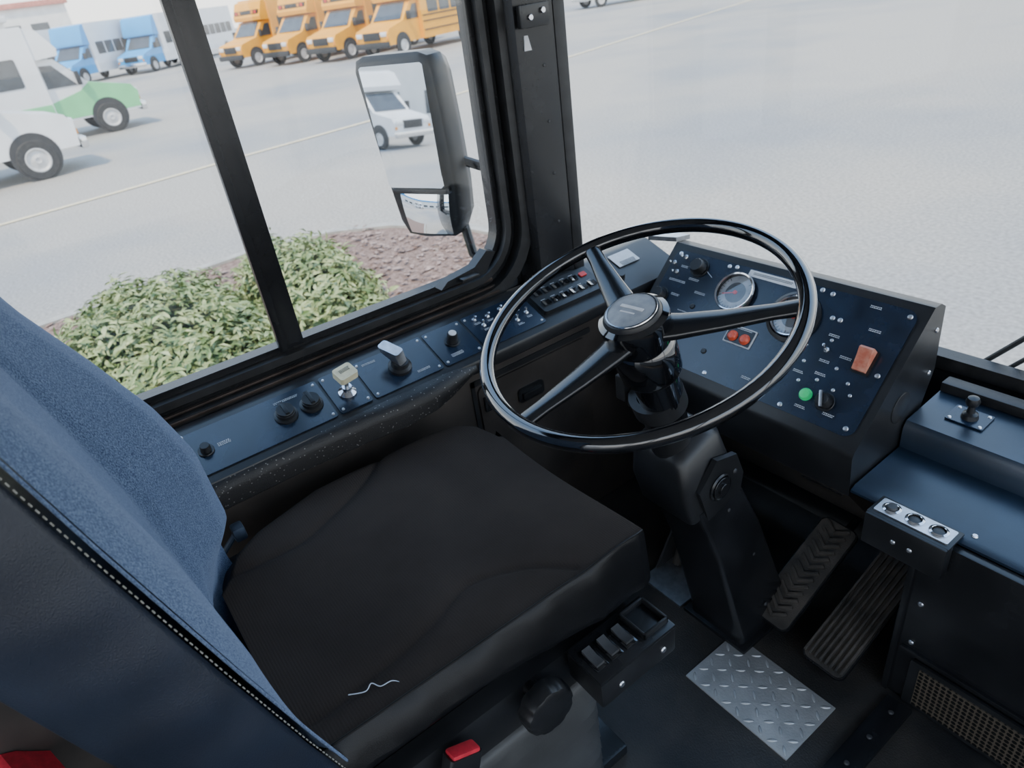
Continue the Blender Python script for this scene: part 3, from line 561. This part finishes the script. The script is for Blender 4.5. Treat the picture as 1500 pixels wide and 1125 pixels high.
# ================================================================ PEDALS
def pedal(name,label,p0,p1,wd,ribs,stem):
    p0=Vector(p0);p1=Vector(p1); L=(p1-p0).length; yv=(p1-p0).normalized(); xv=Vector((1,0,0)); xv=(xv-yv*xv.dot(yv)).normalized(); zv=xv.cross(yv)
    M=Matrix(((xv.x,yv.x,zv.x,p0.x),(xv.y,yv.y,zv.y,p0.y),(xv.z,yv.z,zv.z,p0.z),(0,0,0,1)))
    E=empty(name,None,label,'pedal',M=M)
    add('pedal_plate',prism([(x,y,-.012) for x,y in rrect(-wd/2,wd/2,0,L,.018)],(0,0,.012),.003),BLKP,E,M)
    add('tread_pad',join([prism([(x,y,0) for x,y in rrect(-wd/2+.003,wd/2-.003,.004,L-.004,.015)],(0,0,.004),.001)]+ribs(wd,L)),RUBD,E,M)
    if stem: add('pivot_stem',tube([M@Vector((0,.03,-.01)),M@Vector((0,.03,-.03)),M@Vector((0,.02,-p0.z*.9-.005))],.012),BLKP,E)
    add('pedal_arm',tube([M@Vector((0,L*.75,-.01)),M@Vector((0,L*.9,-.05)),M@Vector((0,L+.08,-.06))],.010),BLKP,E)
def ribs_ch(wd,L):
    o=[]
    for i in range(13):
        y=.02+i*(L-.05)/12
        for s in (-1,1): o.append((box(-.002,wd/2-.012,-.0035,.0035,0,.007,.001),T(0,y,.003)@(R(35,'Z') if s>0 else Matrix.Scale(-1,4,(1,0,0))@R(35,'Z'))))
    return o
def ribs_l(wd,L):
    return [box(-wd/2+.006+i*(wd-.012)/7-.0025,-wd/2+.006+i*(wd-.012)/7+.0025,.012,L-.012,.003,.012,.001) for i in range(8)]
pedal('brake_pedal','long dusty black brake pedal with chevron tread',(-.612,.985,.045),(-.60,1.240,.19),.092,ribs_ch,True)
pedal('accelerator_pedal','long black accelerator pedal with lengthwise ribs',(-.472,.975,.03),(-.462,1.275,.16),.098,ribs_l,True)
# ================================================================ DIAMOND PLATE
DP=empty('tread_plate',(-.532,.848,0),'silver diamond tread metal plate lying on the floor','metal plate')
PLT=mat('worn_tread_steel',(.42,.405,.385),.5,.5,col2=(.58,.56,.53),vscale=14,bump=.3,bscale=200)
add('sheet',box(-.662,-.405,.763,.933,.0,.004,.001),PLT,DP)
lz=[]
def lozenge(l,w_):
    return loft([[(l*math.cos(t)*s,w_*math.sin(t)*s*(1-abs(math.cos(t))*.25),z) for t in [2*math.pi*k/12 for k in range(12)]] for s,z in ((1,0),(.8,.0011),(.35,.0016))])
for i in range(9):
    for j in range(6):
        lz.append((lozenge(.0115,.0036),T(-.647+i*.0285,.777+j*.0285,.004)@R(45 if (i+j)%2 else -45,'Z')))
add('raised_diamonds',join(lz),mat('polished_tread',(.62,.61,.59),.45,.6,var=.1,vscale=30),DP,sharp=60)
# ================================================================ FRONT LEDGE AND RIGHT PANEL
LG=empty('front_ledge',(-.1,1.25,.4),'stepped black ledge with a painted blue sheen below the windshield','ledge')
add('lower_shelf',prism([(-.515,y,z) for y,z in [(1.075,.441),(1.075,.446),(1.09,.452),(1.262,.458),(1.262,.441)]],(1.6,0,0),.001),LEDGE,LG)
add('upper_shelf',prism([(-.515,y,z) for y,z in [(1.252,.455),(1.252,.505),(1.262,.520),(1.40,.530),(1.40,.455)]],(1.6,0,0),.004),LEDGE,LG)
add('seam_strip',box(-.515,1.08,1.39,1.425,.530,.552,.003),RUB,LG)
for x in (-.30,-.1,.1): add('screw',lathe([(0,.003),(.004,.0024),(.0055,0)],14),SCREW,LG,T(x,1.10,.453))
FP=empty('front_kick_panel',(0,1.06,0),'black metal kick panel with a perforated grille','panel')
add('panel_sheet',box(-.365,1.1,1.055,1.075,.0,.44,.003),BLKP,FP)
add('return_flange',box(-.375,-.362,1.05,1.38,.0,.44,.003),BLKP,FP)
add('folded_edge',box(-.355,1.1,1.047,1.058,.145,.155,.002),BLKP,FP)
add('grille_frame',prism([(x,1.052,z) for x,z in rrect(-.33,.1,.005,.135,.008)],(0,-.006,0),.002),BLK,FP)
HOL=mat('grille_mesh',(.10,.085,.06),.6,.4); nt=HOL.node_tree; b=nt.nodes['Principled BSDF']; tcn=nt.nodes.new('ShaderNodeTexCoord'); vo=nt.nodes.new('ShaderNodeTexVoronoi'); vo.inputs['Scale'].default_value=95; vo.inputs['Randomness'].default_value=.05; vo.voronoi_dimensions='2D'
mpn=nt.nodes.new('ShaderNodeMapping'); mpn.inputs['Rotation'].default_value=(math.radians(90),0,0)
cr=nt.nodes.new('ShaderNodeValToRGB'); cr.color_ramp.elements[0].position=.36; cr.color_ramp.elements[0].color=(.003,.003,.003,1); cr.color_ramp.elements[1].position=.46; cr.color_ramp.elements[1].color=(.14,.11,.08,1)
nt.links.new(tcn.outputs['Object'],mpn.inputs[0]); nt.links.new(mpn.outputs[0],vo.inputs['Vector']); nt.links.new(vo.outputs['Distance'],cr.inputs[0]); nt.links.new(cr.outputs[0],b.inputs['Base Color'])
add('perforated_mesh',box(-.31,.08,1.043,1.047,.018,.122,0),HOL,FP)
for x,z in [(-.34,.40),(-.34,.28),(-.34,.17),(-.1,.40),(-.1,.17)]: add('screw',lathe([(0,.003),(.004,.0024),(.0055,0)],14),SCREW,FP,T(x,1.054,z)@R(90,'X'))
JY=empty('joystick_switch',(-.432,1.34,.53),'small black ball joystick on a square screwed plate','switch')
MJ=T(-.430,1.335,.5265)@R(4,'X')
add('base_plate',plate(.07,.055,.003,.003),PANEL,JY,MJ)
add('stick',lathe([(0,.003),(.016,.003),(.014,.012),(.008,.016),(.006,.03),(.011,.034),(.013,.042),(.010,.05),(0,.053)],24),BLK,JY,MJ)
for sx in (-.028,.028):
    for sy in (-.021,.021): add('screw',lathe([(0,.0022),(.0028,.0018),(.004,0)],12),SCREW,JY,MJ@T(sx,sy,.003))
TB=empty('button_box',(-.385,1.06,.40),'black switch box with silver plate and three round buttons','switch box')
add('box_body',join([box(-.458,-.312,1.024,1.052,.385,.458,.004),box(-.458,-.312,1.03,1.088,.4535,.4585,.001)]),BLK,TB)
add('silver_plate',plate(.132,.042,.003,.003),ALU,TB,T(-.385,1.060,.4585))
for i,x in enumerate((-.427,-.385,-.343)):
    Mx=T(x,1.060,.4615)
    add('button_ring',lathe([(.0115,0),(.0165,0),(.0165,.002),(.0125,.004),(.0115,.003)],28),CHROME,TB,Mx)
    add('button',lathe([(0,.008 if i==0 else .001),(.008,.007 if i==0 else .001),(.0115,0)],24),BLK if i else DGREY,TB,Mx)
for x in (-.40,-.37): add('screw',lathe([(0,.003),(.0035,.002),(.005,0)],14),SCREW,TB,T(x,1.024,.42)@R(90,'X'))
WP=empty('windshield_wiper',(-.43,1.53,.55),'black windshield wiper arm and blade outside the glass','wiper')
add('wiper_arm',tube([(-.535,1.522,.50),(-.50,1.528,.54),(-.435,1.54,.622),(-.33,1.54,.76)],.006),BLKT,WP)
add('wiper_blade',tube([(-.47,1.524,.52),(-.39,1.535,.62),(-.28,1.54,.74)],.005),BLKT,WP)
# ================================================================ DRIVER SEAT
ST=empty('driver_seat',(-.9,.3,0),'bus driver seat with blue woven backrest and black fabric cushion','seat')
def interp(x,xs,ys): return float(np.interp(x,xs,ys))
def xl(y): return interp(y,[0,.05,.1,.23,.4,.5,.55,.585,.605],[-1.03,-1.10,-1.13,-1.165,-1.165,-1.16,-1.148,-1.12,-1.06])
def xr(y): return interp(y,[0,.1,.5,.60,.612],[-.622,-.620,-.620,-.624,-.628])
sA=[(-1.045,.0),(-1.035,.139),(-1.057,.216),(-1.10,.31),(-1.165,.39)]
sB=[(-.673,.0),(-.673,.061),(-.697,.218),(-.732,.31),(-.725,.36),(-.689,.422),(-.635,.47)]
def smoothpoly(P,n=60):
    P=[Vector(q) for q in P]; out=[]
    for i in range(len(P)-1):
        p0=P[max(i-1,0)];p1=P[i];p2=P[i+1];p3=P[min(i+2,len(P)-1)]; m_=n//(len(P)-1)
        for k in range(m_):
            t=k/m_; out.append(.5*((2*p1)+(p2-p0)*t+(2*p0-5*p1+4*p2-p3)*t*t+(3*p1-p0-3*p2+p3)*t**3))
    out.append(P[-1]); return out
gA=np.array([[q.x,q.y] for q in smoothpoly(sA,240)]); gB=np.array([[q.x,q.y] for q in smoothpoly(sB,360)])
def ctop(x,y):
    d=min(np.min(np.hypot(gA[:,0]-x,gA[:,1]-y)),np.min(np.hypot(gB[:,0]-x,gB[:,1]-y)))
    c=(x+.89)/.27
    z=.570+.006*c*c-.006*math.cos(math.pi*min(1,abs(c)))
    z-=.0045*math.exp(-(d/.0075)**2)+.004*math.exp(-(d/.024)**2)
    z-=.008*max(0,(y-.54)/.07)**2
    return z
NX,NY=150,160; bm=bmesh.new(); G=[]
for j in range(NY+1):
    v=j/NY; y=.612*v; row=[]
    for i in range(NX+1):
        u=i/NX; x=xl(y)+(xr(y)-xl(y))*u
        z=ctop(x,y)
        el=min(u*(xr(y)-xl(y)),.03)/.03; z-=.022*(1-el)**2
        row.append(bm.verts.new((x,y,z)))
    G.append(row)
for j in range(NY):
    for i in range(NX): bm.faces.new((G[j][i],G[j][i+1],G[j+1][i+1],G[j+1][i]))
cu_=add('seat_cushion',fin(bm),SEATF,ST,sharp=180)
path=[]
for k in range(0,25): y=.0+.612*k/24; path.append((xr(y),y,Vector((1,0)),0))
NF=24
for k in range(NF+1):
    u=1-k/NF; y=.612; x=xl(.605)+(xr(.612)-xl(.605))*u; path.append((x,y,Vector((0,1)),1))
for k in range(25): y=.605-.605*k/24; path.append((xl(y),y,Vector((-1,0)),2))
rg=[]
for n_,(x,y,o,sd) in enumerate(path):
    if 22<=n_<=24 : o=Vector((1,.0+ (n_-22)/2)).normalized()
    if 25<=n_<=27: o=Vector((1-(n_-24)/3,1)).normalized()
    zt=ctop(x,y)-(.022 if sd==2 else .0)
    dep=(.058+.068*max(0,min(1,(y-.25)/.36))) if sd==0 else .126 if sd==1 else .07
    bul=(.028 if y<.5 else .028-.016*(y-.5)/.11) if sd==0 else .008 if sd==1 else .006
    wr=.0022*math.sin(y*55)+.0015*math.sin(y*131+1) if sd==0 else 0
    pr=[(0,0),(.12,-.003),(.28,-.010),(.5,-.3*dep),(.72,-.55*dep),(.95,-.82*dep),(1.0,-.93*dep),(.8,-dep),(-.6,-dep-.004)]
    rg.append([(x+o.x*(bul*q+(wr if .2<q<.99 else 0)),y+o.y*bul*q,zt+zz) for q,zz in pr])
add('cushion_side_vinyl',loft(rg,cap=False,closed=False),VINYL,ST,sharp=180)
add('cushion_base',box(-1.14,-.66,.0,.60,.40,.54,.02),BLK,ST)
def dash_stitch(pts,r=.0007,l=.0045,gap=.0035):
    pts=[Vector(q) for q in pts]; out=[]
    for a_,b_ in zip(pts,pts[1:]):
        L=(b_-a_).length; n=max(1,int(L/(l+gap)))
        for k in range(n):
            s0=a_.lerp(b_,k/n); s1=a_.lerp(b_,min(1,(k+.55)/n)); out.append(tube([s0,s1],r,seg=5))
    return join(out)
seam=[Vector((xr(y)+.003,y,ctop(xr(y),y)+.0008)) for y in np.linspace(.02,.608,40)]
add('cushion_seam',tube(seam,.0020,seg=8),VINYL,ST)
add('loose_thread',tube(smoothpoly([(-.674,.085,.5795),(-.662,.106,.580),(-.668,.118,.580),(-.655,.126,.580),(-.652,.142,.580),(-.642,.150,.580)],40),.0008,seg=5),mat('white_thread',(.6,.65,.75),.8,var=.1,vscale=50),cu_)
add('latch_tab',join([box(-1.178,-1.15,.062,.085,.545,.575,.005),tube([(-1.165,.07,.56),(-1.165,.0,.50)],.006)]),mat('blue_grey_plastic',(.08,.11,.16),.35,var=.2,vscale=30),ST)
# backrest
def lean(z): return .042-.268*(z-.573)
def bx0(z): return interp(z,[.46,.52,.60,.8,1.0,1.2,1.35,1.42],[-1.04,-1.10,-1.15,-1.16,-1.15,-1.12,-1.07,-1.0])
def bx1(z): return interp(z,[.46,.50,.55,.65,.8,1.0,1.2,1.35,1.42],[-.640,-.618,-.606,-.602,-.608,-.625,-.655,-.71,-.78])
def bulge(s,z):
    far=interp(z,[.46,.55,.60,.66,.8,.9,1.0,1.1,1.25,1.42],[-.05,-.04,.0,.055,.084,.080,.060,.036,.02,.0])
    near=interp(z,[.46,.57,.65,.75,.9,1.05,1.2,1.42],[-.03,-.018,-.004,.014,.026,.028,.02,.0])
    mid=interp(z,[.46,.57,.70,.85,1.0,1.15,1.42],[-.07,-.056,-.040,-.018,-.010,-.006,.0])
    fs=interp(s,[0,.03,.08,.14,.20,.27,.36,1],[.25,.6,.9,1,.95,.55,0,0])
    ns=interp(s,[0,.64,.72,.82,.89,.95,1.0],[0,0,.6,.95,1,.75,0])
    ms=interp(s,[0,.12,.30,.70,.86,.96,1],[0,.2,1,1,.35,.1,0])
    cre=-.007*math.exp(-((s-.345)/.012)**2)-.005*math.exp(-((s-.66)/.012)**2)
    return far*fs+near*ns+mid*ms+cre
bm=bmesh.new(); G=[]; NB=110; NZ=120
for j in range(NZ+1):
    z=.46+.96*j/NZ; row=[]
    for i in range(NB+1):
        s=i/NB; x=bx0(z)+(bx1(z)-bx0(z))*s
        row.append(bm.verts.new((x,lean(z)+bulge(s,z),z)))
    G.append(row)
for j in range(NZ):
    for i in range(NB): bm.faces.new((G[j][i],G[j][i+1],G[j+1][i+1],G[j+1][i]))
bk=add('backrest_upholstery',fin(bm),BLUEF,ST,sharp=180)
sm=bk.modifiers.new('smooth','SMOOTH'); sm.factor=.5; sm.iterations=5
rings=[]
for j in range(45):
    z=.44+1.0*j/44; x0,x1=bx0(z),bx1(z); y0=lean(z)-.003; th=.14+.03*math.sin(math.pi*(z-.44)/1.0); bo=.026+.0015*math.sin(j*1.7)
    prof=[(x1,y0,),(x1+bo*.55,y0-.012),(x1+bo*.95,y0-.04),(x1+bo,y0-.075),(x1+bo*.4,y0-th*.9),(x1-.05,y0-th),(x0+.05,y0-th),(x0-bo*.2,y0-th*.8),(x0-bo*.3,y0-.06),(x0-bo*.2,y0-.035),(x0+.02,y0-.08),(x1-.03,y0-.085)]
    rings.append([(x,y,z) for x,y in prof])
sv=add('backrest_shell',loft(rings,cap=True),VINYLB,ST,sharp=180)
sm=sv.modifiers.new('sub','SUBSURF'); sm.levels=1; sm.render_levels=1
sv2=[(bx1(z)+.002,lean(z)-.001,z) for z in np.linspace(.47,1.40,60)]
add('piping',tube(sv2,.0018,seg=8),BLUEF,ST)
add('stitching',dash_stitch([(bx1(z)+.0105,lean(z)-.0075,z) for z in np.linspace(.47,1.40,60)],.0007),THREAD,ST)
SB=empty('seat_switch_box',(-.57,.485,.40),'black control box with three rocker switches beside the cushion','switch box')
add('box_body',box(-.604,-.520,.408,.575,.395,.452,.006),BLK,SB)
add('top_frame',box(-.604,-.520,.408,.575,.450,.458,.003),BLKP,SB)
for yy in (.430,.462,.494):
    add('switch_surround',box(-.586,-.538,yy-.0125,yy+.0125,.457,.461,.001),GLOSS,SB)
    add('rocker_switch',prism([(-.580,yy-.008,.460),(-.580,yy-.008,.468),(-.562,yy-.008,.463),(-.544,yy-.008,.466),(-.544,yy-.008,.460)],(0,.016,0),.001),DGREY,SB)
add('tray_rim',join([box(-.592,-.532,.515,.519,.457,.470,.001),box(-.592,-.532,.566,.570,.457,.470,.001),box(-.592,-.588,.515,.570,.457,.470,.001),box(-.536,-.532,.515,.570,.457,.470,.001)]),BLK,SB)
for yy in (.45,.545): add('screw',lathe([(0,.003),(.0045,.002),(.006,0)],14),SCREW,SB,T(-.520,yy,.42)@R(90,'Y'))
Mk=T(-.585,.335,.423)@R(90,'Y')
rg=[]
for s,z in [(1.0,0),(1.03,.004),(1.03,.022),(.97,.030),(.85,.033)]:
    rg.append([(.044*s*(1-.05*(math.cos(9*t)>.5))*math.cos(t),.044*s*(1-.05*(math.cos(9*t)>.5))*math.sin(t),z) for t in [2*math.pi*k/72 for k in range(72)]])
add('adjusting_knob',loft(rg),BLK,ST,Mk,sharp=40)
add('knob_shaft',cyl(.014,.06),BLKP,ST,T(-.64,.335,.423)@R(90,'Y'))
add('side_frame',box(-.655,-.612,.02,.56,.33,.44,.012),BLK,ST)
rg=[]
for k in range(19):
    z=.02+.33*k/18; o=.012 if k%2 else 0
    rg.append([(x,y,z) for x,y in rrect(-1.10-o,-.61+o,.03-o,.47+o,.05,4)])
add('suspension_bellows',loft(rg),mat('grey_bellows',(.075,.074,.072),.5,var=.2,vscale=10,bump=.2,bscale=300),ST,sharp=180)
add('pedestal_base',box(-1.12,-.62,.02,.54,0,.03,.006),BLKP,ST)
BU=empty('seatbelt_buckle',(-.57,.18,.39),'black seatbelt buckle with a red release button','seatbelt buckle')
MB=T(-.575,.168,.392)@R(-25,'X')@R(-10,'Y')
add('buckle_body',prism([(x,y,0) for x,y in rrect(-.014,.014,-.028,.028,.006)],(0,0,.055),.004),BLK,BU,MB)
add('release_button',box(-.012,.012,-.024,.024,.050,.061,.004),REDB,BU,MB)
add('buckle_stalk',tube([(-.575,.165,.395),(-.580,.16,.34),(-.588,.15,.27)],.010,seg=10,flat=.6),BLK,BU)
rs_=empty('red_strap',(-1.22,-.46,.24),'folded red webbing strap hanging behind the seat','strap')
add('webbing',loft([[(-1.235,-.56+i*.02,.27-.03*math.sin(i*.8)),(-1.175,-.54+i*.02,.26-.03*math.sin(i*.8+.4)),(-1.175,-.54+i*.02,.256-.03*math.sin(i*.8+.4)),(-1.235,-.56+i*.02,.266-.03*math.sin(i*.8))] for i in range(10)]),REDB,rs_)
